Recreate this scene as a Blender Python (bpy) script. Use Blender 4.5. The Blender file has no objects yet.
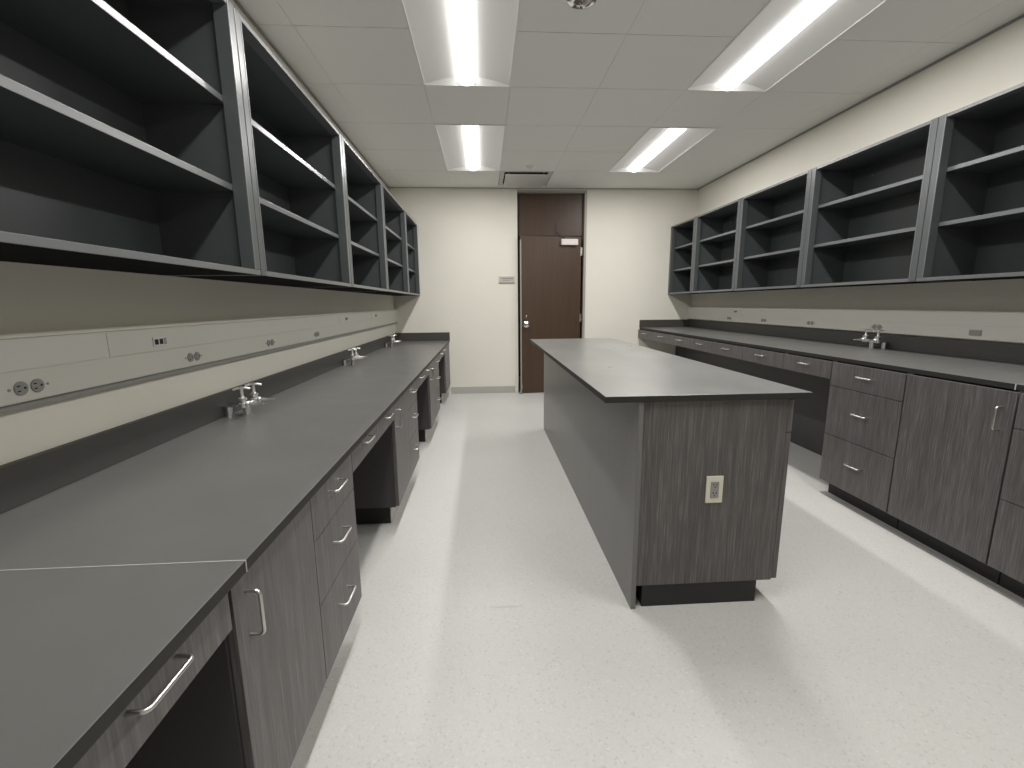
import bpy, bmesh, math, random
from mathutils import Vector, Matrix
S = bpy.context.scene
COL = S.collection
# ---------------------------------------------------------------- camera, world, exposure
F_PX = 449.96
CAM_H = 1.2581
cd = bpy.data.cameras.new('camera'); cam = bpy.data.objects.new('camera', cd); COL.objects.link(cam)
cd.sensor_fit = 'HORIZONTAL'; cd.sensor_width = 36.0; cd.lens = F_PX / 1024 * 36.0; cd.clip_start = 0.02
right = Vector((0.99803066, -0.06204462, -0.00923375))
fwd = Vector((0.05945205, 0.98255347, -0.17622184))
up = Vector((0.02000627, 0.17532583, 0.98430717))
cam.matrix_world = Matrix(((right.x, up.x, -fwd.x, 0), (right.y, up.y, -fwd.y, 0), (right.z, up.z, -fwd.z, CAM_H), (0, 0, 0, 1)))
S.camera = cam
w = bpy.data.worlds.new('world'); S.world = w; w.use_nodes = True
w.node_tree.nodes['Background'].inputs[0].default_value = (0.02, 0.02, 0.02, 1)
w.node_tree.nodes['Background'].inputs[1].default_value = 0.2
S.view_settings.view_transform = 'Standard'; S.view_settings.look = 'None'
S.view_settings.gamma = 1.0; S.view_settings.use_curve_mapping = False
S.view_settings.exposure = 0.0
LENS_GLOW = 5.5               # radiance of the lens sides
TUBE_WATTS = 26.0             # light each lamp sends down into the room
LAMP_COLOR = (1.0, 0.985, 0.96)
# ---------------------------------------------------------------- main dimensions (metres)
XL, XR = -1.214, 2.944        # side walls
YF, YB = 6.326, -1.75         # far wall, wall behind the camera
ZC = 2.768
ZLT, ZRT = 0.76, 0.908        # worktop heights
XLE, XRE = -0.483, 2.209      # worktop front edges
XLF, XRF = -0.492, 2.19       # faces of the cabinet fronts
TT = 0.025                    # worktop thickness
XLS, XRS = -0.860, 2.593      # front of the wall shelves

# ---------------------------------------------------------------- materials
def mat(name, col, rough=0.5, metal=0.0, spec=0.5, build=None):
    m = bpy.data.materials.new(name); m.use_nodes = True
    nt = m.node_tree; b = nt.nodes['Principled BSDF']
    b.inputs['Base Color'].default_value = (*col, 1); b.inputs['Roughness'].default_value = rough
    b.inputs['Metallic'].default_value = metal; b.inputs['Specular IOR Level'].default_value = spec
    if build: build(nt, b)
    return m
def pos(nt, scale):
    g = nt.nodes.new('ShaderNodeNewGeometry'); mp = nt.nodes.new('ShaderNodeMapping')
    mp.inputs['Scale'].default_value = scale; nt.links.new(g.outputs['Position'], mp.inputs['Vector'])
    return mp.outputs['Vector']
def noise(nt, vec, scale=1.0, detail=3.0, rough=0.55):
    n = nt.nodes.new('ShaderNodeTexNoise'); n.inputs['Scale'].default_value = scale
    n.inputs['Detail'].default_value = detail; n.inputs['Roughness'].default_value = rough
    nt.links.new(vec, n.inputs['Vector']); return n.outputs['Fac']
def ramp(nt, fac, stops):
    r = nt.nodes.new('ShaderNodeValToRGB'); e = r.color_ramp.elements
    while len(e) < len(stops): e.new(0.5)
    for k, (p, c) in enumerate(stops): e[k].position = p; e[k].color = (*c, 1)
    nt.links.new(fac, r.inputs['Fac']); return r.outputs['Color']
def mix(nt, a, b, fac, mode='MIX'):
    m = nt.nodes.new('ShaderNodeMix'); m.data_type = 'RGBA'; m.blend_type = mode
    if isinstance(fac, float): m.inputs[0].default_value = fac
    else: nt.links.new(fac, m.inputs[0])
    for s, v in ((6, a), (7, b)):
        if isinstance(v, tuple): m.inputs[s].default_value = (*v, 1)
        else: nt.links.new(v, m.inputs[s])
    return m.outputs[2]
def bump(nt, b, fac, strength, dist):
    n = nt.nodes.new('ShaderNodeBump'); n.inputs['Strength'].default_value = strength; n.inputs['Distance'].default_value = dist
    nt.links.new(fac, n.inputs['Height']); nt.links.new(n.outputs['Normal'], b.inputs['Normal'])

def b_wall(nt, b):
    f = noise(nt, pos(nt, (1, 1, 1)), 1.3, 4)
    nt.links.new(ramp(nt, f, [(0.3, (0.735, 0.71, 0.635)), (0.7, (0.77, 0.745, 0.665))]), b.inputs['Base Color'])
    bump(nt, b, noise(nt, pos(nt, (1, 1, 1)), 160, 2), 0.05, 0.002)
def b_ceil(nt, b):
    f = noise(nt, pos(nt, (1, 1, 1)), 220, 3)
    nt.links.new(ramp(nt, f, [(0.35, (0.83, 0.825, 0.80)), (0.6, (0.87, 0.865, 0.84))]), b.inputs['Base Color'])
    bump(nt, b, f, 0.12, 0.001)
def b_floor(nt, b):
    v = pos(nt, (1, 1, 1))
    big = noise(nt, v, 1.1, 3)
    base = ramp(nt, big, [(0.3, (0.525, 0.518, 0.495)), (0.7, (0.565, 0.558, 0.535))])
    vo = nt.nodes.new('ShaderNodeTexVoronoi'); vo.inputs['Scale'].default_value = 150; nt.links.new(v, vo.inputs['Vector'])
    sep = nt.nodes.new('ShaderNodeSeparateColor'); nt.links.new(vo.outputs['Color'], sep.inputs[0])
    c1 = ramp(nt, sep.outputs[0], [(0.0, (0.86, 0.855, 0.84)), (0.08, (0.97, 0.97, 0.965)), (0.5, (1, 1, 1)), (0.95, (1.02, 1.02, 1.02)), (1.0, (1.09, 1.09, 1.09))])
    c = mix(nt, base, c1, 1.0, 'MULTIPLY')
    # faint brown scuff where a cart was dragged
    g = nt.nodes.new('ShaderNodeNewGeometry'); sx = nt.nodes.new('ShaderNodeSeparateXYZ'); nt.links.new(g.outputs['Position'], sx.inputs[0])
    def band(out, c0, h, soft):
        m1 = nt.nodes.new('ShaderNodeMath'); m1.operation = 'SUBTRACT'; nt.links.new(out, m1.inputs[0]); m1.inputs[1].default_value = c0
        m2 = nt.nodes.new('ShaderNodeMath'); m2.operation = 'ABSOLUTE'; nt.links.new(m1.outputs[0], m2.inputs[0])
        m3 = nt.nodes.new('ShaderNodeMapRange'); nt.links.new(m2.outputs[0], m3.inputs[0])
        m3.inputs[1].default_value = h; m3.inputs[2].default_value = h + soft; m3.inputs[3].default_value = 1; m3.inputs[4].default_value = 0
        return m3.outputs[0]
    m = nt.nodes.new('ShaderNodeMath'); m.operation = 'MULTIPLY'
    nt.links.new(band(sx.outputs['X'], 0.065, 0.03, 0.06), m.inputs[0]); nt.links.new(band(sx.outputs['Y'], 1.70, 0.001, 0.010), m.inputs[1])
    m5 = nt.nodes.new('ShaderNodeMath'); m5.operation = 'MULTIPLY'; m5.inputs[1].default_value = 0.35; nt.links.new(m.outputs[0], m5.inputs[0])
    c = mix(nt, c, (0.30, 0.26, 0.20), m5.outputs[0])
    nt.links.new(c, b.inputs['Base Color'])
    r = nt.nodes.new('ShaderNodeMapRange'); nt.links.new(noise(nt, v, 2.5, 3), r.inputs[0])
    r.inputs[3].default_value = 0.36; r.inputs[4].default_value = 0.5; nt.links.new(r.outputs[0], b.inputs['Roughness'])
def b_lam(nt, b):
    v = pos(nt, (190, 190, 6.5))
    f = noise(nt, v, 1.0, 4, 0.6); f2 = noise(nt, pos(nt, (26, 26, 1.4)), 1.0, 3)
    c = ramp(nt, f, [(0.30, (0.070, 0.065, 0.064)), (0.48, (0.094, 0.088, 0.087)), (0.60, (0.122, 0.115, 0.113)), (0.72, (0.165, 0.157, 0.154))])
    c2 = ramp(nt, f2, [(0.3, (0.82, 0.81, 0.81)), (0.7, (1.12, 1.12, 1.12))])
    nt.links.new(mix(nt, c, c2, 1.0, 'MULTIPLY'), b.inputs['Base Color'])
def b_side(nt, b):
    f = noise(nt, pos(nt, (40, 40, 1.5)), 1.0, 3)
    nt.links.new(ramp(nt, f, [(0.3, (0.135, 0.134, 0.128)), (0.7, (0.152, 0.151, 0.145))]), b.inputs['Base Color'])
def b_top(nt, b):
    f = noise(nt, pos(nt, (1, 1, 1)), 3.0, 5, 0.6)
    nt.links.new(ramp(nt, f, [(0.3, (0.120, 0.119, 0.113)), (0.7, (0.136, 0.135, 0.129))]), b.inputs['Base Color'])
    r = nt.nodes.new('ShaderNodeMapRange'); nt.links.new(noise(nt, pos(nt, (1, 1, 1)), 5, 4), r.inputs[0])
    r.inputs[3].default_value = 0.27; r.inputs[4].default_value = 0.37; nt.links.new(r.outputs[0], b.inputs['Roughness'])
def b_isl(nt, b):
    # paler than the other tops to paint in its reflections; swirls are smudges
    v = pos(nt, (1.0, 0.55, 1))
    f = noise(nt, v, 3.2, 6, 0.62)
    nt.links.new(ramp(nt, f, [(0.35, (0.165, 0.164, 0.157)), (0.58, (0.195, 0.194, 0.187)), (0.75, (0.235, 0.234, 0.227))]), b.inputs['Base Color'])
    r = nt.nodes.new('ShaderNodeMapRange'); nt.links.new(noise(nt, v, 4, 5), r.inputs[0])
    r.inputs[3].default_value = 0.24; r.inputs[4].default_value = 0.36; nt.links.new(r.outputs[0], b.inputs['Roughness'])
def b_slate(nt, b):
    f = noise(nt, pos(nt, (1, 1, 1)), 2.2, 3)
    nt.links.new(ramp(nt, f, [(0.3, (0.066, 0.073, 0.076)), (0.7, (0.074, 0.082, 0.085))]), b.inputs['Base Color'])
def b_door(nt, b):
    f = noise(nt, pos(nt, (50, 50, 1.6)), 1.0, 5, 0.6)
    nt.links.new(ramp(nt, f, [(0.3, (0.060, 0.034, 0.020)), (0.55, (0.070, 0.041, 0.025)), (0.75, (0.080, 0.048, 0.030))]), b.inputs['Base Color'])

M = dict(
    wall=mat('painted_wall', (0.67, 0.64, 0.55), 0.75, spec=0.25, build=b_wall),
    ceil=mat('ceiling_tile', (0.63, 0.62, 0.585), 0.9, spec=0.1, build=b_ceil),
    tbar=mat('grid_bar', (0.30, 0.295, 0.27), 0.6),
    floor=mat('vinyl_floor', (0.53, 0.525, 0.5), 0.42, spec=0.45, build=b_floor),
    lam=mat('graphite_laminate', (0.08, 0.08, 0.08), 0.42, spec=0.5, build=b_lam),
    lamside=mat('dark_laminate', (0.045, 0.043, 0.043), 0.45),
    sidegrey=mat('grey_side_laminate', (0.105, 0.105, 0.102), 0.34, spec=0.7, build=b_side),
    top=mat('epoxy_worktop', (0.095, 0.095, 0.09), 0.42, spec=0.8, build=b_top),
    isl=mat('epoxy_worktop_sheen', (0.1, 0.1, 0.095), 0.35, spec=1.0, build=b_isl),
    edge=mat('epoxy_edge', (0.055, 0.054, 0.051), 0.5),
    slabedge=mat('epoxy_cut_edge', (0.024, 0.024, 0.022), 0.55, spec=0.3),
    slate=mat('slate_laminate', (0.045, 0.05, 0.053), 0.38, spec=0.5, build=b_slate),
    band=mat('lit_slate_edge_band', (0.125, 0.13, 0.132), 0.28, spec=0.7),  # slate lightened to carry the light caught by front edges and rims
    stile=mat('slate_stile', (0.082, 0.089, 0.092), 0.30, spec=0.5),
    black=mat('black_rubber_and_shade', (0.012, 0.012, 0.012), 0.55),
    underblack=mat('matt_black', (0.012, 0.012, 0.012), 0.95, spec=0.05),
    chrome=mat('chrome', (0.78, 0.78, 0.78), 0.12, metal=1.0),
    satin=mat('satin_chrome', (0.86, 0.86, 0.85), 0.30, metal=1.0),
    nickel=mat('brushed_nickel', (0.62, 0.61, 0.58), 0.28, metal=1.0),
    rail=mat('raceway_enamel', (0.60, 0.59, 0.535), 0.45),
    railtop=mat('raceway_upper_cover', (0.61, 0.60, 0.55), 0.5),
    recept=mat('grey_receptacle', (0.27, 0.27, 0.25), 0.45),
    hole=mat('socket_slot', (0.012, 0.012, 0.012), 0.7),
    ivory=mat('ivory_plate', (0.66, 0.63, 0.53), 0.35),
    base=mat('vinyl_base', (0.42, 0.41, 0.375), 0.55),
    cove=mat('grey_floor_trim', (0.30, 0.295, 0.285), 0.5),
    caulk=mat('pale_caulk', (0.52, 0.52, 0.5), 0.6),
    door=mat('walnut_veneer', (0.09, 0.045, 0.025), 0.40, spec=0.4, build=b_door),
    frame=mat('grey_steel_frame', (0.33, 0.315, 0.27), 0.5),
    white=mat('white_enamel', (0.80, 0.80, 0.77), 0.35),
    refl=mat('white_reflector', (0.84, 0.84, 0.82), 0.7, spec=0.1),
    plaque=mat('diffuser_enamel', (0.64, 0.63, 0.61), 0.5),
    sign=mat('sign_plastic', (0.46, 0.44, 0.39), 0.5),
    signtext=mat('sign_lettering', (0.20, 0.19, 0.17), 0.5),
    pink=mat('closer_cover', (0.74, 0.69, 0.64), 0.4),
)
def emis(name, col, st):
    m = bpy.data.materials.new(name); m.use_nodes = True; nt = m.node_tree; nt.nodes.clear()
    e = nt.nodes.new('ShaderNodeEmission'); o = nt.nodes.new('ShaderNodeOutputMaterial')
    e.inputs[0].default_value = (*col, 1); e.inputs[1].default_value = st
    nt.links.new(e.outputs[0], o.inputs[0]); return m
M['lamp'] = emis('lit_lens', LAMP_COLOR, LENS_GLOW)

# ---------------------------------------------------------------- mesh helpers (all in world coordinates)
def box(bm, x0, x1, y0, y1, z0, z1, bev=0.0):
    t = bmesh.new()
    vs = [t.verts.new((x, y, z)) for x in (x0, x1) for y in (y0, y1) for z in (z0, z1)]
    for q in ((0, 1, 3, 2), (4, 6, 7, 5), (0, 4, 5, 1), (2, 3, 7, 6), (0, 2, 6, 4), (1, 5, 7, 3)):
        t.faces.new([vs[i] for i in q])
    bmesh.ops.recalc_face_normals(t, faces=t.faces)
    if bev > 0: bmesh.ops.bevel(t, geom=list(t.edges), offset=bev, segments=2, affect='EDGES', profile=0.6)
    join(bm, t)
def join(bm, t):
    me = bpy.data.meshes.new('tmp'); t.to_mesh(me); t.free(); bm.from_mesh(me); bpy.data.meshes.remove(me)
def BX(*a, **k):
    bm = bmesh.new(); box(bm, *a, **k); return bm
def cyl(bm, p0, p1, r0, r1=None, seg=20, bev=0.0):
    r1 = r0 if r1 is None else r1
    p0, p1 = Vector(p0), Vector(p1); d = p1 - p0
    t = bmesh.new(); bmesh.ops.create_cone(t, cap_ends=True, segments=seg, radius1=r0, radius2=r1, depth=d.length)
    if bev:
        es = [e for e in t.edges if abs(e.verts[0].co.z - e.verts[1].co.z) < 1e-6]
        bmesh.ops.bevel(t, geom=es, offset=bev, segments=2, affect='EDGES')
    q = Vector((0, 0, 1)).rotation_difference(d.normalized()).to_matrix().to_4x4()
    bmesh.ops.transform(t, matrix=Matrix.Translation((p0 + p1) / 2) @ q, verts=t.verts)
    join(bm, t)
def lathe(bm, c, prof, axis='z', seg=24):
    c = Vector(c); rings = []
    for r, h in prof:
        ring = []
        for k in range(seg):
            a = 2 * math.pi * k / seg; u, v = r * math.cos(a), r * math.sin(a)
            p = {'z': (u, v, h), 'x': (h, u, v), 'y': (u, h, v)}[axis]
            ring.append(bm.verts.new(c + Vector(p)))
        rings.append(ring)
    for a, b in zip(rings, rings[1:]):
        for k in range(seg): bm.faces.new((a[k], a[(k + 1) % seg], b[(k + 1) % seg], b[k]))
    bm.faces.new(rings[0]); bm.faces.new(rings[-1])
    bmesh.ops.recalc_face_normals(bm, faces=bm.faces)
def tube(bm, pts, r, seg=12):
    pts = [Vector(p) for p in pts]; rings = []
    ref = Vector((0, 0, 1))
    for i, p in enumerate(pts):
        t = ((pts[min(i + 1, len(pts) - 1)] - p).normalized() + (p - pts[max(i - 1, 0)]).normalized()).normalized()
        n = t.cross(ref)
        if n.length < 0.05: n = t.cross(Vector((1, 0, 0)))
        n.normalize()
        if rings and n.dot(last) < 0: n = -n
        last = n; b = t.cross(n)
        rings.append([bm.verts.new(p + r * (math.cos(2 * math.pi * k / seg) * n + math.sin(2 * math.pi * k / seg) * b)) for k in range(seg)])
    for a, b in zip(rings, rings[1:]):
        for k in range(seg): bm.faces.new((a[k], a[(k + 1) % seg], b[(k + 1) % seg], b[k]))
    bm.faces.new(rings[0]); bm.faces.new(rings[-1])
    bmesh.ops.recalc_face_normals(bm, faces=bm.faces)
def obj(name, bm, m, parent=None, smooth=False):
    off = Vector((0, 0, 0)); p = parent
    while p is not None: off += p.location; p = p.parent
    bmesh.ops.translate(bm, verts=bm.verts, vec=-off)
    me = bpy.data.meshes.new(name); bm.to_mesh(me); bm.free()
    ms = m if isinstance(m, (list, tuple)) else [m]
    for k in ms: me.materials.append(M[k])
    if smooth:
        for f in me.polygons: f.use_smooth = True
        me.set_sharp_from_angle(angle=math.radians(40))
    o = bpy.data.objects.new(name, me); COL.objects.link(o); o.parent = parent
    return o
def thing(name, label, cat, loc, group=None):
    o = bpy.data.objects.new(name, None); COL.objects.link(o); o.location = loc; o.empty_display_size = 0.1
    o['label'] = label; o['category'] = cat
    if group: o['group'] = group
    return o
def tag(o, label, cat, group=None):
    o['label'] = label; o['category'] = cat
    if group: o['group'] = group
    return o
def struct(name, bm, m, parent=None):
    o = obj(name, bm, m, parent)
    if parent is None: o['kind'] = 'structure'
    return o

# ---------------------------------------------------------------- the room
struct('floor', BX(XL - 0.12, XR + 0.12, YB - 0.12, YF + 1.5, -0.1, 0), 'floor')
struct('wall_left', BX(XL - 0.12, XL, YB - 0.12, YF + 0.14, 0, ZC + 0.3), 'wall')
struct('wall_right', BX(XR, XR + 0.12, YB - 0.12, YF + 0.14, 0, ZC + 0.3), 'wall')
struct('wall_back', BX(XL, XR, YB - 0.12, YB, 0, ZC + 0.3), 'wall')
DX0, DX1, DZ = 0.475, 1.405, 2.73          # rough opening of the door
bm = bmesh.new()
box(bm, XL, DX0, YF, YF + 0.14, 0, ZC + 0.3); box(bm, DX1, XR, YF, YF + 0.14, 0, ZC + 0.3); box(bm, DX0, DX1, YF, YF + 0.14, DZ, ZC + 0.3)
struct('wall_far', bm, 'wall')
# corridor beyond the door, dark
bm = bmesh.new(); box(bm, -0.2, 2.1, YF + 1.4, YF + 1.5, 0, ZC); box(bm, -0.3, -0.2, YF + 0.14, YF + 1.5, 0, ZC); box(bm, 2.1, 2.2, YF + 0.14, YF + 1.5, 0, ZC)
box(bm, -0.3, 2.2, YF + 0.14, YF + 1.5, ZC, ZC + 0.1)
struct('wall_corridor', bm, 'lamside')

# ceiling: real tiles with open joints over a grid bar, holes for the lamps and the diffuser
GX = [-1.214, -1.01, -0.388, 0.22, 0.85, 1.49, 2.095, 2.71, 2.944]
GY = [YF - 0.001]
y = 6.22
GY = [YF, 6.22, 5.55, 4.86, 4.19, 3.50, 2.84, 2.16, 1.46, 0.80, 0.12, -0.56, -1.24, YB]
lamp_cells = [(2, 2, 4), (2, 5, 7), (2, 8, 10), (5, 2, 4), (5, 5, 7), (5, 8, 10)]   # column, first row, last row
holes = {(c, r) for c, r0, r1 in lamp_cells for r in range(r0, r1)}
holes.add((3, 1))
bm = bmesh.new()
for ci in range(len(GX) - 1):
    for ri in range(len(GY) - 1):
        if (ci, ri) in holes: continue
        x0, x1, y1, y0 = GX[ci], GX[ci + 1], GY[ri], GY[ri + 1]
        box(bm, x0 + 0.0006, x1 - 0.0006, y0 + 0.0025, y1 - 0.0025, ZC, ZC + 0.016, 0.002)
ceil = struct('ceiling', bm, 'ceil')
bm = bmesh.new()
for ci in range(1, len(GX) - 1):
    x = GX[ci]
    for ri in range(len(GY) - 1):
        box(bm, x - 0.012, x + 0.012, GY[ri + 1], GY[ri], ZC + 0.018, ZC + 0.03)
for ri in range(1, len(GY) - 1):
    for ci in range(len(GX) - 1):
        if (ci, ri) in holes and (ci, ri - 1) in holes: continue
        box(bm, GX[ci] + 0.012, GX[ci + 1] - 0.012, GY[ri] - 0.012, GY[ri] + 0.012, ZC + 0.0165, ZC + 0.03)
obj('grid_bar', bm, 'tbar', ceil)
obj('plenum_deck', BX(XL, XR, YB, YF, ZC + 0.28, ZC + 0.3), 'tbar', ceil)
# wall angle around the ceiling
struct('trim_1', BX(XR - 0.012, XR, YB, YF, ZC - 0.012, ZC - 0.001), 'tbar')
struct('trim_2', BX(XL + 0.001, XR - 0.013, YF - 0.008, YF, ZC - 0.008, ZC - 0.001), 'tbar')
struct('trim_3', BX(XL, XL + 0.012, YB, YF - 0.01, ZC - 0.012, ZC - 0.001), 'tbar')
struct('baseboard_far', BX(XLE + 0.0, DX0 - 0.045, YF - 0.008, YF, 0, 0.095, 0.002), 'base')
struct('baseboard_1', BX(DX1 + 0.045, XR, YF - 0.008, YF, 0, 0.095, 0.002), 'base')

# ---------------------------------------------------------------- door with transom panel
door = obj('door_1', BX(DX0 + 0.02, DX1 - 0.02, YF + 0.06, YF + 0.10, 2.165, DZ - 0.02, 0.002), 'door'); door['kind'] = 'structure'
bm = bmesh.new()   # steel frame: jambs, head, stops
box(bm, DX1 - 0.020, DX1 + 0.010, YF - 0.012, YF + 0.135, 0, DZ - 0.021, 0.002)
box(bm, DX0 - 0.002, DX1 + 0.010, YF - 0.012, YF + 0.135, DZ - 0.020, DZ + 0.008, 0.002)
obj('door_frame', bm, 'frame', door)
obj('gap_shade_strip', BX(DX0, DX0 + 0.008, YF + 0.001, YF + 0.135, 0.001, DZ - 0.021), 'black', door)  # black strip standing in for the shaded gap at the left jamb
# the leaf stands ajar a few degrees, hinged on the right
HX, HY, A = DX1 - 0.055, YF - 0.002, math.radians(5.5)
def swing(bm):
    bmesh.ops.rotate(bm, verts=bm.verts, cent=(HX, HY, 0), matrix=Matrix.Rotation(A, 3, 'Z')); return bm
LW = HX - (DX0 + 0.028)
leaf = obj('door_leaf', swing(BX(HX - LW, HX, HY, HY + 0.044, 0.008, 2.146, 0.0015)), 'door', door)
bm = bmesh.new(); cx, cz = HX - LW + 0.078, 0.972
lathe(bm, (cx, HY, cz), [(0.044, 0), (0.044, -0.006), (0.038, -0.010), (0.016, -0.012), (0.016, -0.030), (0.028, -0.036), (0.035, -0.048), (0.034, -0.062), (0.024, -0.071), (0.006, -0.074)], 'y')
obj('door_knob', swing(bm), 'chrome', leaf, True)
bm = bmesh.new(); lathe(bm, (cx, HY, cz + 0.105), [(0.012, 0), (0.012, -0.005), (0.008, -0.007)], 'y')
obj('deadbolt', swing(bm), 'chrome', leaf, True)
obj('latch_plate', swing(BX(HX - LW - 0.0015, HX - LW + 0.0005, HY + 0.008, HY + 0.036, cz - 0.03, cz + 0.09)), 'nickel', leaf)
obj('edge_strip', swing(BX(HX - LW - 0.001, HX - LW + 0.012, HY - 0.0015, HY + 0.045, 0.008, 2.10)), 'frame', leaf)
for z in (0.25, 1.05, 1.95):
    bm = bmesh.new(); cyl(bm, (HX + 0.010, HY - 0.008, z - 0.055), (HX + 0.010, HY - 0.008, z + 0.055), 0.007, seg=14, bev=0.002)
    box(bm, HX - 0.006, HX + 0.004, HY - 0.003, HY + 0.0005, z - 0.055, z + 0.055)
    obj('hinge', bm, 'nickel', door, True)
clo = obj('door_closer', swing(BX(HX - 0.29, HX - 0.06, HY - 0.055, HY - 0.0005, 2.030, 2.108, 0.006)), 'pink', leaf)
bm = bmesh.new()
p = swing(BX(HX - 0.24, HX - 0.23, HY - 0.04, HY - 0.03, 2.13, 2.131)); q = p.verts[:][0].co.copy(); p.free()
cyl(bm, (q.x, q.y, 2.106), (q.x, q.y, 2.142), 0.014, seg=14)
tube(bm, [(q.x, q.y, 2.140), (q.x - 0.06, q.y + 0.01, 2.150), (q.x - 0.10, YF + 0.045, 2.21)], 0.005)
tube(bm, [(q.x - 0.10, YF + 0.045, 2.21), (q.x - 0.105, YF + 0.058, 2.33)], 0.004)
obj('closer_arm', bm, 'lamside', clo, True)
bm = bmesh.new()     # flip-down stop at the foot of the leaf
box(bm, HX - LW - 0.005, HX - LW + 0.02, HY - 0.008, HY, 0.06, 0.13, 0.002)
tube(bm, [(HX - LW + 0.006, HY - 0.008, 0.10), (HX - LW - 0.006, HY - 0.03, 0.07), (HX - LW - 0.015, HY - 0.05, 0.02)], 0.007)
cyl(bm, (HX - LW - 0.015, HY - 0.05, 0.001), (HX - LW - 0.015, HY - 0.05, 0.028), 0.014, seg=14)
obj('door_stop', swing(bm), 'recept', leaf, True)

# ---------------------------------------------------------------- room sign beside the door
t = thing('room_sign', 'small grey engraved sign on the cream wall left of the brown door', 'sign', (0.315, YF, 1.57))
obj('sign_plate', BX(0.215, 0.430, YF - 0.006, YF, 1.527, 1.623, 0.002), 'sign', t)
bm = bmesh.new(); random.seed(4)
x = 0.255
while x < 0.40:
    ww = random.uniform(0.008, 0.022); box(bm, x, min(x + ww, 0.405), YF - 0.0072, YF - 0.0058, 1.588, 1.604); x += ww + 0.006
x = 0.275
while x < 0.37:
    ww = random.uniform(0.008, 0.018); box(bm, x, x + ww, YF - 0.0072, YF - 0.0058, 1.566, 1.576); x += ww + 0.006
obj('raised_lettering', bm, 'signtext', t)
obj('lower_ledge', BX(0.213, 0.432, YF - 0.010, YF - 0.0055, 1.527, 1.545, 0.001), 'recept', t)

# ---------------------------------------------------------------- ceiling lamps
def ceiling_light(x0, x1, y0, y1, label):
    t = thing('ceiling_light', label, 'ceiling light', ((x0 + x1) / 2, (y0 + y1) / 2, ZC), 'recessed fluorescent ceiling lights')
    bm = bmesh.new(); e = 0.010
    box(bm, x0, x0 + e, y0, y1, ZC - 0.004, ZC + 0.012); box(bm, x1 - e, x1, y0, y1, ZC - 0.004, ZC + 0.012)
    box(bm, x0 + e, x1 - e, y0, y0 + e, ZC - 0.004, ZC + 0.012); box(bm, x0 + e, x1 - e, y1 - e, y1, ZC - 0.004, ZC + 0.012)
    obj('frame', bm, 'white', t)
    xm = (x0 + x1) / 2 - 0.004; a = (x1 - x0) / 2 - e
    # reflector: two shallow concave wings rising towards the lens, plus sloped end caps
    bm = bmesh.new(); N = 16; prof = []
    for k in range(N + 1):
        s = -1 + 2 * k / N; prof.append((xm + 0.004 + s * a, ZC + 0.002 + 0.040 * (1 - abs(s) ** 2.2)))
    for (xa, za), (xb, zb) in zip(prof, prof[1:]):
        v = [bm.verts.new(c) for c in ((xa, y0 + e, za), (xb, y0 + e, zb), (xb, y1 - e, zb), (xa, y1 - e, za),
                                       (xa, y0 + e, za + 0.004), (xb, y0 + e, zb + 0.004), (xb, y1 - e, zb + 0.004), (xa, y1 - e, za + 0.004))]
        for f in ((0, 1, 2, 3), (7, 6, 5, 4), (0, 4, 5, 1), (3, 2, 6, 7)): bm.faces.new([v[i] for i in f])
    bmesh.ops.remove_doubles(bm, verts=bm.verts, dist=1e-5); bmesh.ops.recalc_face_normals(bm, faces=bm.faces)
    obj('reflector', bm, 'refl', t, True)
    for yy, s in ((y0 + e, 1), (y1 - e, -1)):
        bm = bmesh.new()
        lo = [bm.verts.new((xa, yy, ZC + 0.001)) for xa, za in prof]
        hi = [bm.verts.new((xa, yy + s * 0.022 * (za - ZC) / 0.042, za)) for xa, za in prof]
        lo2 = [bm.verts.new((xa, yy - s * 0.003, ZC + 0.001)) for xa, za in prof]
        hi2 = [bm.verts.new((xa, yy + s * 0.022 * (za - ZC) / 0.042 - s * 0.003, za)) for xa, za in prof]
        for k in range(N):
            bm.faces.new((lo[k], lo[k + 1], hi[k + 1], hi[k])); bm.faces.new((lo2[k], hi2[k], hi2[k + 1], lo2[k + 1]))
            bm.faces.new((lo[k], lo2[k], lo2[k + 1], lo[k + 1]))
        bmesh.ops.recalc_face_normals(bm, faces=bm.faces)
        obj('end_plate', bm, 'refl', t)
    # lens: a half cylinder hanging in the middle
    R, za, RV = 0.070, ZC + 0.042, 0.050
    bm = bmesh.new(); K = 14; ya, yb = y0 + 0.020, y1 - 0.020
    ra = [bm.verts.new((xm + R * math.cos(math.pi * k / K), ya, za - RV * math.sin(math.pi * k / K))) for k in range(K + 1)]
    rb = [bm.verts.new((xm + R * math.cos(math.pi * k / K), yb, za - RV * math.sin(math.pi * k / K))) for k in range(K + 1)]
    for k in range(K): bm.faces.new((ra[k], ra[k + 1], rb[k + 1], rb[k]))
    bm.faces.new(ra); bm.faces.new(rb); bm.faces.new((ra[0], rb[0], rb[K], ra[K]))
    bmesh.ops.recalc_face_normals(bm, faces=bm.faces)
    ln = obj('lens', bm, 'lamp', t, True)
    ld = bpy.data.lights.new('tube_light', 'AREA'); ld.shape = 'RECTANGLE'; ld.size = 0.11; ld.size_y = yb - ya - 0.03
    ld.energy = TUBE_WATTS; ld.color = LAMP_COLOR
    lo_ = bpy.data.objects.new('tube_light', ld); COL.objects.link(lo_); lo_.parent = t
    lo_.location = (xm - t.location.x, 0, za - RV - 0.001 - ZC)
    for yy in (ya, yb):
        bm = bmesh.new(); s = -1 if yy == ya else 1
        tube(bm, [(xm + (R + .002) * math.cos(math.pi * k / K), yy + s * 0.001, za - (RV + .002) * math.sin(math.pi * k / K)) for k in range(K + 1)], 0.002, 6)
        obj('lens_end_ring', bm, 'recept', ln)
    return t
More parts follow.
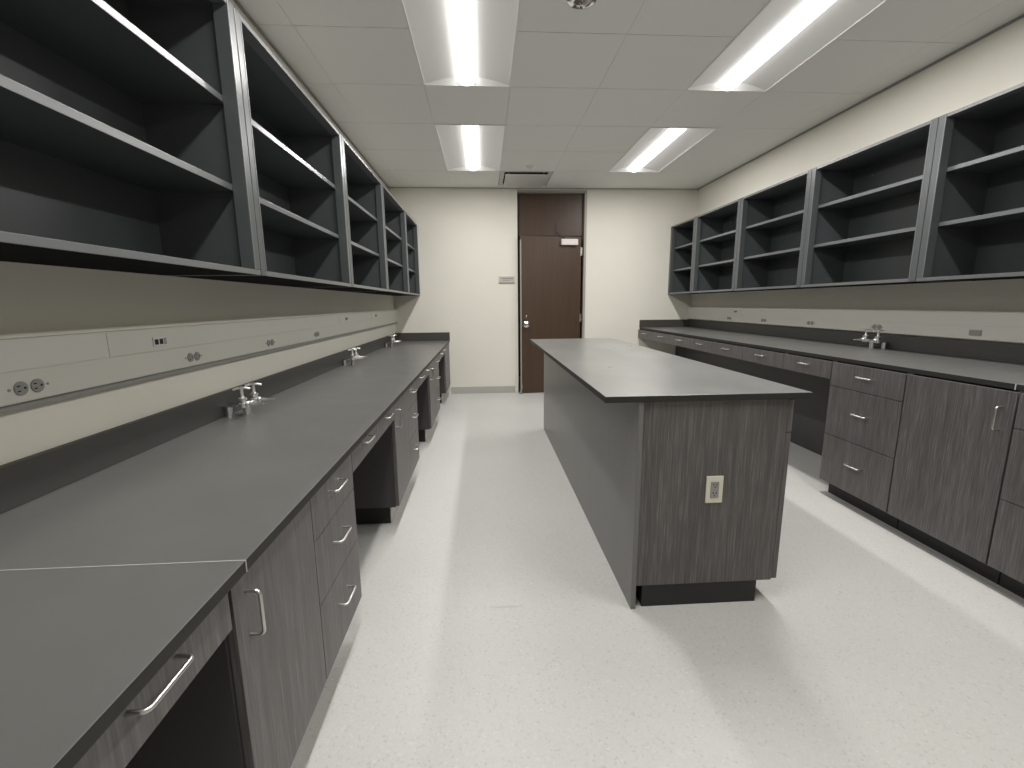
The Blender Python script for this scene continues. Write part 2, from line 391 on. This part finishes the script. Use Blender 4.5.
names = {(2, 2): 'fluorescent ceiling light nearest the door, in the left row', (2, 5): 'large fluorescent ceiling light at the top edge, in the left row',
         (5, 2): 'fluorescent ceiling light nearest the far wall, in the right row', (5, 5): 'large fluorescent ceiling light at the top edge, in the right row',
         (2, 8): 'fluorescent ceiling light above the camera, in the left row', (5, 8): 'fluorescent ceiling light above the camera, in the right row'}
for c, r0, r1 in lamp_cells:
    ceiling_light(GX[c] - 0.0003, GX[c + 1] + 0.0003, GY[r1] + 0.002, GY[r0] - 0.002, names[(c, r0)])

# plaque diffuser over the door
t = thing('air_diffuser', 'square pale plaque air diffuser in the ceiling above the door', 'air vent', (0.53, 5.88, ZC))
x0, x1, y0, y1 = GX[3] + 0.006, GX[4] - 0.006, GY[2] + 0.006, GY[1] - 0.006
bm = bmesh.new()
box(bm, x0, x0 + 0.05, y0, y1, ZC + 0.001, ZC + 0.014); box(bm, x1 - 0.05, x1, y0, y1, ZC + 0.001, ZC + 0.014)
box(bm, x0 + 0.05, x1 - 0.05, y0, y0 + 0.05, ZC + 0.001, ZC + 0.014); box(bm, x0 + 0.05, x1 - 0.05, y1 - 0.05, y1, ZC + 0.001, ZC + 0.014)
obj('outer_frame', bm, 'plaque', t)
bm = bmesh.new(); box(bm, x0 + 0.05, x1 - 0.05, y0 + 0.05, y1 - 0.05, ZC + 0.10, ZC + 0.11)
box(bm, x0 + 0.045, x0 + 0.05, y0 + 0.05, y1 - 0.05, ZC + 0.014, ZC + 0.11); box(bm, x1 - 0.05, x1 - 0.045, y0 + 0.05, y1 - 0.05, ZC + 0.014, ZC + 0.11)
box(bm, x0 + 0.05, x1 - 0.05, y0 + 0.045, y0 + 0.05, ZC + 0.014, ZC + 0.11); box(bm, x0 + 0.05, x1 - 0.05, y1 - 0.05, y1 - 0.045, ZC + 0.014, ZC + 0.11)
obj('throat', bm, 'hole', t)
bm = bmesh.new(); box(bm, x0 + 0.060, x1 - 0.060, y0 + 0.045, y1 - 0.060, ZC - 0.026, ZC - 0.020, 0.002)
for xx in (x0 + .1, x1 - .1):
    for yy in (y0 + .1, y1 - .1): cyl(bm, (xx, yy, ZC - 0.021), (xx, yy, ZC + 0.101), 0.004, seg=8)
obj('plaque', bm, 'plaque', t)

def sprinkler(x, y, big, label):
    t = thing('sprinkler_head', label, 'sprinkler', (x, y, ZC), 'ceiling sprinkler heads')
    s = 0.9 if big else 1.0
    pr = [(0.042, 0), (0.042, -0.002), (0.036, -0.010), (0.024, -0.014), (0.010, -0.014)]
    if big: pr = [(0.082, 0), (0.084, -0.004), (0.078, -0.014), (0.064, -0.022), (0.045, -0.026), (0.040, -0.020), (0.018, -0.020)]
    bm = bmesh.new(); lathe(bm, (x, y, ZC), pr)
    obj('escutcheon', bm, 'chrome' if big else 'white', t, True)
    bm = bmesh.new(); z = ZC - 0.014 * s
    cyl(bm, (x, y, z), (x, y, z - 0.014 * s), 0.009 * s, seg=14)
    for k in (-1, 1): tube(bm, [(x + k * 0.008 * s, y, z - 0.012 * s), (x + k * 0.014 * s, y, z - 0.022 * s), (x + k * 0.003 * s, y, z - 0.034 * s)], 0.0022 * s, 8)
    obj('frame_arms', bm, 'chrome' if big else 'white', t, True)
    bm = bmesh.new(); lathe(bm, (x, y, z - 0.034 * s), [(0.003, 0.002), (0.016 * s, 0), (0.016 * s, -0.002), (0.003, -0.003)])
    obj('deflector', bm, 'chrome' if big else 'white', t, True)
sprinkler(0.525, 2.535, True, 'shiny chrome sprinkler head at the top edge between the two light rows')
sprinkler(0.548, 5.36, False, 'tiny white sprinkler head on the ceiling just before the plaque diffuser')

# ---------------------------------------------------------------- wall shelves
def shelf_unit(side, y0, y1, z0, z1, label, ds=(1.697, 1.994)):
    xw, xf = (XL + 0.001, XLS) if side == 'L' else (XR - 0.001, XRS)
    s = 1 if xf > xw else -1
    X = lambda a, b: (min(a, b), max(a, b))
    t = thing('wall_shelf_unit', label, 'shelf unit', ((xw + xf) / 2, (y0 + y1) / 2, z0), 'open wall shelf units on the %s wall' % ('left' if side == 'L' else 'right'))
    P = 0.022; W = 0.044; g = 0.002; TB = 0.020
    b_ = 0.003; D_ = 0.050   # edge band thickness, depth of the front stiles
    for k, (a, b, c, d) in enumerate(((y0 + g, y0 + g + P, y0 + g, y0 + g + W), (y1 - g - P, y1 - g, y1 - g - W, y1 - g))):
        obj('side_panel', BX(*X(xw, xf - s * D_), a, b, z0, z1, 0.0008), 'slate', t)
        st = obj('stile', BX(*X(xf - s * D_, xf), c, d, z0 if k == 0 else z0 + TB, z1, 0.0025), 'stile', t)
        e = d - 0.007 if k == 0 else c
        obj('rim_highlight', BX(*X(xf - s * 0.0006, xf + s * 0.0012), e, e + 0.007, z0 + TB, z1 - 0.002, 0.0005), 'band', st)  # lighter strip painting the highlight along the stile's bevel
    for nm, a, b, e in (('top_panel', z1 - TB, z1 - 0.001, D_), ('bottom_panel', z0 + 0.004, z0 + TB, 0.004)):
        sp = obj(nm, BX(*X(xw, xf - s * (e + 0.0003)), y0 + g + P, y1 - g - P, a, b, 0.0008), 'slate', t)
        ya, yb = (y0 + g + W + 0.0005, y1 - g - W - 0.0005) if nm == 'top_panel' else (y0 + g + W + 0.0005, y1 - g)
        obj('lit_edge_band', BX(*X(xf - s * e, xf - s * 0.001), ya, yb, a - (0.004 if nm != 'top_panel' else 0), b - 0.0005, 0.001), 'band', sp)
    obj('underside', BX(*X(xw, xf - s * 0.0045), y0 + g + P, y1 - g - P, z0, z0 + 0.0035), 'underblack', t)  # thin matt black sheet under the bottom panel
    obj('back_panel', BX(*X(xw + s * 0.002, xw + s * 0.012), y0 + g + P, y1 - g - P, z0 + TB, z1 - TB), 'slate', t)
    for z in ds:
        xs = xf - s * 0.050
        sp = obj('shelf', BX(*X(xw + s * 0.012, xs - s * b_), y0 + g + P + 0.001, y1 - g - P - 0.001, z - 0.022, z, 0.0008), 'slate', t)
        obj('lit_edge_band', BX(*X(xs - s * b_, xs), y0 + g + P + 0.001, y1 - g - P - 0.001, z - 0.022, z, 0.0008), 'band', sp)
    for yy in (y0 + 0.2, y1 - 0.2):
        bm = bmesh.new(); cyl(bm, ((xw + s * 0.016), yy, z1 - 0.10), ((xw + s * 0.011), yy, z1 - 0.10), 0.006, seg=12)
        obj('mounting_screw', bm, 'nickel', t)
LY = [-0.60, 0.62, 1.855, 3.08, 4.21, 5.385, YF - 0.004]
LN = ['slate open wall shelf unit behind the camera on the left wall', 'largest slate shelf unit at the upper left corner', 'second slate shelf unit along the left wall, above the first gas tap',
      'third slate shelf unit from the camera on the left wall', 'fourth slate shelf unit on the left wall, next to the last narrow one', 'last narrow slate shelf unit on the left wall, touching the far wall']
for i in range(6): shelf_unit('L', LY[i], LY[i + 1], 1.375, 2.301, LN[i])
RY = [0.62, 1.615, 2.617, 3.618, 4.61, 5.585, YF - 0.004]
RN = ['slate open wall shelf unit out of view beside the camera on the right wall', 'slate shelf unit cut by the right edge of the picture', 'largest fully visible slate shelf unit on the right wall, above the gas tap',
      'third slate shelf unit from the right edge on the right wall', 'second slate shelf unit from the far wall on the right side', 'narrow slate shelf unit on the right wall, against the far wall']
for i in range(6): shelf_unit('R', RY[i], RY[i + 1], 1.366, 2.277, RN[i])

# ---------------------------------------------------------------- handles
def handle(side, yc, zc, parent, vertical=False, L=0.099):
    xf = XLF if side == 'L' else XRF
    s = 1 if side == 'L' else -1
    d, c = 0.028, 0.010; h = L / 2
    prof = [(-h, 0), (-h, d - c)] + [(-h + c * (1 - math.cos(a)), d - c + c * math.sin(a)) for a in (math.pi / 8, math.pi / 4, 3 * math.pi / 8, math.pi / 2)]
    prof += [(-p, q) for p, q in reversed(prof)]
    pts = [(xf + s * q, yc, zc + p) if vertical else (xf + s * q, yc + p, zc) for p, q in prof]
    bm = bmesh.new(); tube(bm, pts, 0.0040, 12)
    obj('handle', bm, 'nickel', parent, True)

FT = 0.018    # thickness of fronts
def fx(side):
    return (XLF - FT, XLF) if side == 'L' else (XRF, XRF + FT)
def cabinet(side, y0, y1, label, bays, group=True):
    """bays: list of (ya, yb, kind) with kind 'drawers', 'door_near', 'door_far', 'plain'"""
    zt = (ZLT if side == 'L' else ZRT) - TT - 0.001
    s = 1 if side == 'L' else -1
    xf = XLF - FT - 0.001 if side == 'L' else XRF + FT + 0.001
    xw = XL + 0.003 if side == 'L' else XR - 0.003
    X = lambda a, b: (min(a, b), max(a, b))
    zq = 0.145 if side == 'L' else 0.10
    t = thing('base_cabinet', label, 'cabinet', ((xf + xw) / 2, (y0 + y1) / 2, 0), 'base cabinets under the %s worktop' % ('left' if side == 'L' else 'right') if group else None)
    bm = bmesh.new(); p = 0.018
    box(bm, *X(xw, xf), y0, y0 + p, zq, zt); box(bm, *X(xw, xf), y1 - p, y1, zq, zt)
    box(bm, *X(xw, xf), y0 + p, y1 - p, zq, zq + p); box(bm, *X(xw, xf - s * 0.03), y0 + p, y1 - p, zt - p, zt)
    box(bm, *X(xw, xw + s * 0.01), y0 + p, y1 - p, zq + p, zt - p)
    for a, b, k in bays[:-1]: box(bm, *X(xw + s * .01, xf - s * 0.001), b - p / 2, b + p / 2, zq + p, zt - p)
    obj('carcass', bm, 'lamside', t)
    # recessed black toe kick
    xk = xf - s * 0.055
    ins = 0.10 if side == 'L' else 0.002
    tk = obj('toe_kick', BX(*X(xw, xk), y0 + ins, y1 - 0.002, 0.001, zq - 0.0005), 'black', t)
    if side == 'L': obj('cove_base', BX(*X(xk, xk + s * 0.004), y0 + ins, y1 - 0.002, 0.001, zq - 0.004, 0.001), 'base', tk)
    zb, ztp = zq + 0.005, zt - 0.006
    for a, b, k in bays:
        a += 0.0018; b -= 0.0018
        if k == 'drawers':
            z2 = ztp - (0.135 if side == 'L' else 0.148); z1 = 0.392 if side == 'L' else 0.415
            for lo, hi in ((zb, z1 - 0.0018), (z1 + 0.0018, z2 - 0.0018), (z2 + 0.0018, ztp)):
                f = obj('drawer', BX(*fx(side), a, b, lo, hi, 0.001), 'lam', t)
                zh = (lo + hi) / 2 + ((0.025 if side == 'L' else 0.012) if hi - lo < 0.16 else 0.02)
                if side == 'L' and hi - lo > 0.16: zh = 0.515 if lo > 0.3 else 0.293
                handle(side, (a + b) / 2 + (0.0 if side == 'L' else -0.01), zh, f)
        elif k == 'plain':
            obj('filler_panel', BX(*fx(side), a, b, zb, ztp, 0.001), 'lam', t)
        else:
            f = obj('door', BX(*fx(side), a, b, zb, ztp, 0.001), 'lam', t)
            yh = a + 0.045 if k == 'door_near' else b - 0.045
            handle(side, yh, ztp - (0.086 if side == 'L' else 0.118), f, True)
    return t
def apron(side, y0, y1, n, label, hz):
    zt = (ZLT if side == 'L' else ZRT) - TT - 0.001
    s = 1 if side == 'L' else -1
    xf = XLF - FT - 0.001 if side == 'L' else XRF + FT + 0.001
    X = lambda a, b: (min(a, b), max(a, b))
    t = thing('shallow_drawer_unit', label, 'drawer unit', (xf - s * 0.25, (y0 + y1) / 2, zt - hz), 'shallow drawer units over the knee spaces')
    bm = bmesh.new(); y0 += 0.001; y1 -= 0.001
    box(bm, *X(xf, xf - s * 0.5), y0, y0 + 0.015, zt - hz, zt); box(bm, *X(xf, xf - s * 0.5), y1 - 0.015, y1, zt - hz, zt)
    box(bm, *X(xf - s * 0.49, xf - s * 0.5), y0 + 0.015, y1 - 0.015, zt - hz, zt)
    box(bm, *X(xf, xf - s * 0.49), y0 + 0.015, y1 - 0.015, zt - hz, zt - hz + 0.012)
    obj('drawer_box', bm, 'lamside', t)
    wd = (y1 - y0) / n
    for k in range(n):
        f = obj('drawer', BX(*fx(side), y0 + k * wd + 0.0015, y0 + (k + 1) * wd - 0.0015, zt - hz - 0.001, zt - 0.006, 0.001), 'lam', t)
        handle(side, y0 + (k + 0.5) * wd, zt - hz / 2 + (0.027 if side == 'L' else 0.012), f)
def knee_back(side, y0, y1, label, x):
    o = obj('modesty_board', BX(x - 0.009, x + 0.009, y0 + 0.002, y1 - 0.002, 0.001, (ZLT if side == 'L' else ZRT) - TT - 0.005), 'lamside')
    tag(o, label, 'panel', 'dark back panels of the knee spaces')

cabinet('L', -0.42, 0.0, 'grey base cabinet under the left worktop just behind the camera', [(-0.42, 0.0, 'door_far')])
apron('L', 0.0, 0.800, 2, 'shallow drawers over the nearest knee space, at the bottom left corner', 0.083)
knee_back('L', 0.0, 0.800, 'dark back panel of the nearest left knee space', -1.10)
cabinet('L', 0.800, 1.602, 'nearest left base cabinet with one tall door and three drawers', [(0.806, 1.206, 'door_near'), (1.206, 1.602, 'drawers')])
apron('L', 1.602, 2.385, 2, 'shallow two-drawer rail over the first open knee space past the nearest left cabinet', 0.083)
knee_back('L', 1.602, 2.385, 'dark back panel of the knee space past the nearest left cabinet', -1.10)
cabinet('L', 2.385, 3.205, 'middle left base cabinet between two open knee spaces', [(2.388, 2.80, 'door_near'), (2.80, 3.203, 'drawers')])
apron('L', 3.205, 3.965, 2, 'shallow two-drawer rail over the second open knee space on the left', 0.083)
knee_back('L', 3.205, 3.965, 'dark back panel of the second knee space on the left', -1.10)
cabinet('L', 3.965, 4.815, 'farthest left base cabinet with a door and drawers, before the last knee space', [(3.968, 4.39, 'door_near'), (4.39, 4.813, 'drawers')])
apron('L', 4.815, 5.62, 2, 'shallow two-drawer rail over the last knee space on the left, near the far wall', 0.083)
knee_back('L', 4.815, 5.62, 'dark back panel of the last left knee space near the far wall', -1.10)
cabinet('L', 5.62, YF - 0.003, 'plain-fronted cabinet end at the far wall under the left worktop', [(5.622, YF - 0.005, 'plain')])

cabinet('R', 2.180, 2.690, 'right base cabinet with three stacked drawers beside the dark knee space', [(2.183, 2.688, 'drawers')])
cabinet('R', 1.680, 2.179, 'right base cabinet with one tall plain door, right of the three drawers', [(1.684, 2.179, 'door_near')])
cabinet('R', 1.180, 1.679, 'right base cabinet with drawers, cut by the right edge of the picture', [(1.18, 1.679, 'drawers')])
cabinet('R', 0.300, 1.179, 'right base cabinet outside the picture with two doors', [(0.30, 0.74, 'door_far'), (0.74, 1.179, 'door_near')])
RA = [2.691, 3.155, 3.69, 4.19, 4.69, 5.19, 5.75, YF - 0.003]
bm_l = ['shallow one-handled drawer under the right worktop, %s' % w for w in ('next to the three-drawer cabinet', 'second from the three-drawer cabinet', 'third from the three-drawer cabinet',
        'fourth from the three-drawer cabinet', 'third from the far wall', 'second from the far wall', 'touching the far wall')]
for i in range(7): apron('R', RA[i], RA[i + 1], 1, bm_l[i], 0.115)
knee_back('R', 2.691, YF - 0.006, 'long dark back panel under the right worktop', 2.76)
o = obj('floor_trim_strip', BX(2.215, 2.262, 0.30, 2.70, 0.0, 0.006, 0.002), 'cove'); tag(o, 'grey strip on the floor along the toe kick of the right cabinets', 'trim')

# ---------------------------------------------------------------- worktops
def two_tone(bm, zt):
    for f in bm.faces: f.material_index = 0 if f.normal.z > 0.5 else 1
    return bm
def worktop(side, y0, y1, label, endsplash=False):
    s = 1 if side == 'L' else -1
    zt = ZLT if side == 'L' else ZRT; xe = XLE if side == 'L' else XRE; xw = XL + 0.001 if side == 'L' else XR - 0.001
    X = lambda a, b: (min(a, b), max(a, b))
    t = thing('worktop', label, 'worktop', ((xe + xw) / 2, (y0 + y1) / 2, zt - TT), 'dark epoxy worktops')
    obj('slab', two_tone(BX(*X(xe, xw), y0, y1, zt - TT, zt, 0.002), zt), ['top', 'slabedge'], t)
    obj('backsplash', BX(*X(xw, xw + s * 0.02), y0, y1, zt + 0.0003, zt + (0.112 if side == 'L' else 0.103), 0.0015), 'edge', t)
    if endsplash:
        obj('end_splash', BX(*X(xw + s * 0.0205, xe + s * 0.004), y1 - 0.02, y1, zt + 0.0003, zt + (0.112 if side == 'L' else 0.103), 0.0015), 'edge', t)
    return t
worktop('L', -0.42, 0.8505, 'nearest dark grey worktop slab at the lower left corner')
worktop('L', 0.8525, YF - 0.002, 'long dark grey left worktop running to the far wall', True)
worktop('R', 0.30, 1.712, 'nearest right worktop slab at the right edge of the picture')
worktop('R', 1.714, YF - 0.002, 'long dark right worktop with end splash at the far wall', True)
bm = bmesh.new(); box(bm, XL + 0.021, XLE - 0.001, 0.8505, 0.8525, ZLT - TT + 0.001, ZLT + 0.0004); box(bm, XLE - 0.001, XLE + 0.0004, 0.8505, 0.8525, ZLT - TT, ZLT)
tag(obj('caulk_joint', bm, 'caulk'), 'thin pale joint line across the left worktop', 'joint')
bm = bmesh.new(); box(bm, XRE + 0.001, XR - 0.021, 1.712, 1.714, ZRT - TT + 0.001, ZRT + 0.0004); box(bm, XRE - 0.0006, XRE + 0.001, 1.711, 1.715, ZRT - TT, ZRT)
tag(obj('caulk_joint', bm, 'caulk'), 'short pale joint in the right worktop edge at the picture edge', 'joint')

# ---------------------------------------------------------------- island
IX0, IX1, IY0, IY1 = 0.585, 1.212, 1.655, 4.40
t = thing('island_cabinet', 'freestanding dark wood-grain island cabinet in the middle of the room', 'cabinet', ((IX0 + IX1) / 2, (IY0 + IY1) / 2, 0))
zt = ZRT - TT - 0.001
obj('side_panel', BX(IX0, IX0 + 0.020, IY0 - 0.010, IY1, 0.001, zt, 0.0015), 'sidegrey', t)
obj('end_panel', BX(IX0 + 0.021, IX1 - 0.024, IY0, IY0 + 0.02, 0.100, zt, 0.001), 'lam', t)
obj('end_panel', BX(IX0 + 0.021, IX1 - 0.024, IY1 - 0.02, IY1, 0.100, zt, 0.001), 'lam', t)
obj('carcass', BX(IX0 + 0.021, IX1 - 0.024, IY0 + 0.021, IY1 - 0.021, 0.100, zt - 0.002), 'lamside', t)
obj('toe_kick', BX(IX0 + 0.050, IX1 - 0.085, IY0 + 0.004, IY1 - 0.004, 0.001, 0.099), 'black', t)
n = 5; wd = (IY1 - IY0) / n
def ihandle(yc, zc, parent, vertical=False):
    d, c, h = 0.028, 0.010, 0.0495
    prof = [(-h, 0), (-h, d - c)] + [(-h + c * (1 - math.cos(a)), d - c + c * math.sin(a)) for a in (math.pi / 8, math.pi / 4, 3 * math.pi / 8, math.pi / 2)]
    prof += [(-p, q) for p, q in reversed(prof)]
    bm = bmesh.new(); tube(bm, [(IX1 + q, yc, zc + p) if vertical else (IX1 + q, yc + p, zc) for p, q in prof], 0.0045, 12)
    obj('handle', bm, 'nickel', parent, True)
for k in range(n):
    a, b = IY0 + k * wd + 0.002, IY0 + (k + 1) * wd - 0.002
    f = obj('drawer', BX(IX1 - 0.022, IX1, a, b, 0.745, zt - 0.005, 0.001), 'lam', t); ihandle((a + b) / 2, 0.80, f)
    f = obj('door', BX(IX1 - 0.022, IX1, a, b, 0.105, 0.741, 0.001), 'lam', t); ihandle(b - 0.05, 0.64, f, True)
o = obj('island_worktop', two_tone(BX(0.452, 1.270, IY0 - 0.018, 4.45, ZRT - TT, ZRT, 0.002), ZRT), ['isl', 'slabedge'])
tag(o, 'dark worktop slab on the island', 'worktop')
# duplex outlet on the island end
t = thing('power_outlet', 'ivory duplex outlet with grey face on the end of the island', 'outlet', (0.907, IY0, 0.518))
xc, zc, yf = 0.910, 0.515, IY0
bm = bmesh.new(); box(bm, xc - 0.035, xc + 0.035, yf - 0.006, yf - 0.0002, zc - 0.057, zc + 0.057, 0.003)
obj('cover_plate', bm, 'ivory', t)
o = obj('receptacle', BX(xc - 0.017, xc + 0.017, yf - 0.009, yf - 0.0055, zc - 0.034, zc + 0.034, 0.002), 'recept', t)
bm = bmesh.new()
for q in (-0.018, 0.018):
    for dx in (-0.0065, 0.0065): box(bm, xc + dx - 0.0014, xc + dx + 0.0014, yf - 0.0096, yf - 0.0085, zc + q + 0.001, zc + q + 0.009)
    cyl(bm, (xc, yf - 0.0096, zc + q - 0.006), (xc, yf - 0.0085, zc + q - 0.006), 0.0026, seg=10)
obj('slots', bm, 'hole', o)
bm = bmesh.new()
for q in (-0.049, 0.049): cyl(bm, (xc, yf - 0.0072, zc + q), (xc, yf - 0.0055, zc + q), 0.003, seg=10)
obj('cover_screw', bm, 'nickel', t)

# ---------------------------------------------------------------- wire raceways on both walls
RZ0, RZ1, RZM, RD = 1.022, 1.182, 1.102, 0.040
def raceway(side, y0, y1, plates, label):
    s = 1 if side == 'L' else -1; xw = XL + 0.0005 if side == 'L' else XR - 0.0005
    X = lambda a, b: (min(a, b), max(a, b))
    t = thing('wire_raceway', label, 'raceway', (xw, (y0 + y1) / 2, RZ0))
    obj('back_channel', BX(*X(xw, xw + s * (RD - 0.002)), y0, y1, RZ0, RZ1, 0.001), 'rail', t)
    xa, xb = xw + s * (RD - 0.002), xw + s * RD
    cuts = [y0]
    ys = [p for p in plates]
    # upper cover is interrupted by slightly raised data plates
    lo = y0
    for pa, pb in sorted(ys) + [(y1, y1)]:
        if pa - lo > 0.01: obj('upper_cover', BX(*X(xa, xb), lo + 0.0008, pa - 0.0008, RZM + 0.0015, RZ1 - 0.004, 0.0005), 'railtop', t)
        if pb > pa: obj('device_plate', BX(*X(xa, xb + s * 0.001), pa, pb, RZM + 0.0015, RZ1 - 0.004, 0.0005), 'rail', t)
        lo = pb
    obj('lower_cover', BX(*X(xa, xb), y0, y1, RZ0 + 0.003, RZM - 0.0015, 0.0005), 'rail', t)
    if side == 'L': obj('bottom_strip', BX(*X(xw, xw + s * 0.026), y0, y1, 1.004, RZ0 - 0.0005, 0.001), 'recept', t)  # darker strip below the back channel, set nearer the wall
    return xw + s * RD
DL = [(1.48, 1.96), (3.78, 4.15), (4.84, 5.22)]
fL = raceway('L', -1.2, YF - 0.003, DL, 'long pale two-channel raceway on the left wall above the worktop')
fR = raceway('R', -1.2, YF - 0.003, [(4.97, 5.35)], 'long pale two-channel raceway on the right wall above the worktop')
def wall_outlet(side, y, z, label):
    s = 1 if side == 'L' else -1; x = fL if side == 'L' else fR
    t = thing('wall_outlet', label, 'outlet', (x, y, z), 'round-faced duplex outlets in the raceways')
    for d in (-0.0215, 0.0215):
        bm = bmesh.new(); prof = [(0.0175, 0), (0.0175, s * 0.003), (0.0165, s * 0.004), (0.003, s * 0.004)]
        lathe(bm, (x, y + d, z), prof, 'x', 28)
        o = obj('receptacle', bm, 'recept', t, True)
        bm = bmesh.new(); xa, xb = sorted((x + s * 0.0035, x + s * 0.0046))
        for dz in (-0.0065, 0.0065): box(bm, xa, xb, y + d - 0.008 * s - 0.004, y + d - 0.008 * s + 0.004, z + dz - 0.0016, z + dz + 0.0016)
        cyl(bm, (xa, y + d + 0.008 * s, z), (xb, y + d + 0.008 * s, z), 0.003, seg=10)
        obj('slots', bm, 'hole', o)
    bm = bmesh.new()
    for d in (-0.050, 0.050): cyl(bm, (x, y + d, z), (x + s * 0.002, y + d, z), 0.0035, seg=10)
    obj('screw', bm, 'recept', t)
for y, l in ((1.215, 'at the left picture edge'), (1.885, 'just past the first data jack'), (2.55, 'third from the left picture edge'), (3.25, 'faint, fourth from the left picture edge'),
             ):
    wall_outlet('L', y, 1.058, 'round-faced duplex outlet in the left raceway, ' + l)
for y, l in ((5.22, 'farthest, near the far wall'), (4.55, 'second from the far wall'), (3.87, 'third from the far wall'), (3.18, 'right behind the gas tap')):
    wall_outlet('R', y, 1.062, 'round-faced duplex outlet in the right raceway, ' + l)
def data_jack(side, y, z, label, has_ports=True):
    s = 1 if side == 'L' else -1; x = fL if side == 'L' else fR
    t = thing('data_jack', label, 'data jack', (x, y, z), 'data jacks in the raceways')
    xa, xb = sorted((x + s * 0.001, x + s * 0.005)); w_ = 0.034
    obj('bezel', BX(xa, xb, y - w_, y + w_, z - 0.0165, z + 0.0165, 0.0015), 'plaque' if has_ports else 'recept', t)  # pale bezel where there are ports, grey on the blank plate
    xa, xb = sorted((x + s * 0.0045, x + s * 0.0056))
    for d in (-0.020, 0.004) if has_ports else ():
        obj('port', BX(xa, xb, y + d - 0.009, y + d + 0.009, z - 0.010, z + 0.009), 'hole', t)
    if has_ports: obj('blank_insert', BX(xa, xb, y + 0.017, y + 0.031, z - 0.012, z + 0.012, 0.0005), 'recept', t)
data_jack('L', 1.705, 1.135, 'data jack with two black ports in the left raceway, nearest one')
data_jack('L', 3.96, 1.143, 'small dark data jack in the left raceway beyond the second gas tap')
data_jack('L', 5.03, 1.143, 'farthest small dark data jack in the left raceway by the far wall')
data_jack('R', 5.09, 1.143, 'small dark data jack in the right raceway near the far wall')
data_jack('R', 2.50, 1.062, 'grey blank data plate in the right raceway, right of the gas tap', False)

# ---------------------------------------------------------------- bench gas taps
def gas_tap(side, y, label, dy=0.058, lean=1):
    s = 1 if side == 'L' else -1; zt = ZLT if side == 'L' else ZRT
    xb = XL + 0.022 if side == 'L' else XR - 0.022
    t = thing('gas_tap', label, 'gas tap', (xb + s * 0.05, y, zt), 'chrome bench gas taps')
    X = lambda a, b: (min(a, b), max(a, b))
    zb = zt + 0.050
    bm = bmesh.new(); z0 = zt + 0.0003
    box(bm, *X(xb + s * 0.002, xb + s * 0.104), y - 0.034, y + 0.034, zb - 0.004, zb + 0.002, 0.0015)
    for xo, yo in ((0.024, -0.45 * dy), (0.082, 0.25 * dy)):
        cyl(bm, (xb + s * xo, y + yo, z0), (xb + s * xo, y + yo, zb - 0.003), 0.0155, seg=24)
        cyl(bm, (xb + s * xo, y + yo, z0), (xb + s * xo, y + yo, z0 + 0.004), 0.021, seg=24)
    obj('pedestal', bm, 'chrome', t, True)
    xv = xb + s * 0.104
    for yy in (y - dy * 0.9, y + dy * 0.9):
        bm = bmesh.new(); z1 = zb + 0.001
        lathe(bm, (xv, yy, z1 - 0.006), [(0.012, 0), (0.018, 0.004), (0.018, 0.022), (0.012, 0.026), (0.0125, 0.036), (0.017, 0.038), (0.017, 0.046), (0.009, 0.050), (0.0065, 0.056), (0.0065, 0.088)])
        cyl(bm, (xv - s * 0.012, y, z1 + 0.004), (xv, yy, z1 + 0.004), 0.009, seg=16)
        v = obj('valve_body', bm, 'satin', t, True)
        bm = bmesh.new(); n0 = xv + s * 0.012; zn = z1 + 0.012
        prof = [(0.010, 0), (0.0135, s * 0.002), (0.0135, s * 0.012), (0.009, s * 0.016)]
        for k in range(6):
            r = 0.0092 - 0.0009 * k; prof += [(r, s * (0.018 + k * 0.009)), (r * 0.72, s * (0.0262 + k * 0.009))]
        prof += [(0.0026, s * 0.078), (0.0015, s * 0.079)]
        lathe(bm, (n0, yy, zn), prof, 'x', 18)
        obj('hose_nozzle', bm, 'satin', v, True)
        bm = bmesh.new(); zl = z1 + 0.084
        lathe(bm, (xv, yy, zl - 0.004), [(0.006, 0), (0.011, 0.002), (0.011, 0.009), (0.006, 0.012)])
        q = math.radians(24 if s > 0 else 150)
        cx_, cy_ = 0.034 * math.cos(q), 0.034 * math.sin(q)
        tube(bm, [(xv - cx_, yy - cy_, zl - 0.003), (xv - cx_ * 0.5, yy - cy_ * 0.5, zl + 0.002), (xv + cx_ * 0.5, yy + cy_ * 0.5, zl + 0.002), (xv + cx_, yy + cy_, zl - 0.003)], 0.0055, 10)
        obj('lever_handle', bm, 'satin', v, True)
gas_tap('L', 2.10, 'nearest chrome double gas tap on the left worktop')
gas_tap('L', 3.83, 'middle chrome gas tap on the left worktop')
gas_tap('L', 5.46, 'farthest small chrome gas tap on the left worktop by the far wall')
gas_tap('R', 3.12, 'chrome double gas tap on the right worktop')
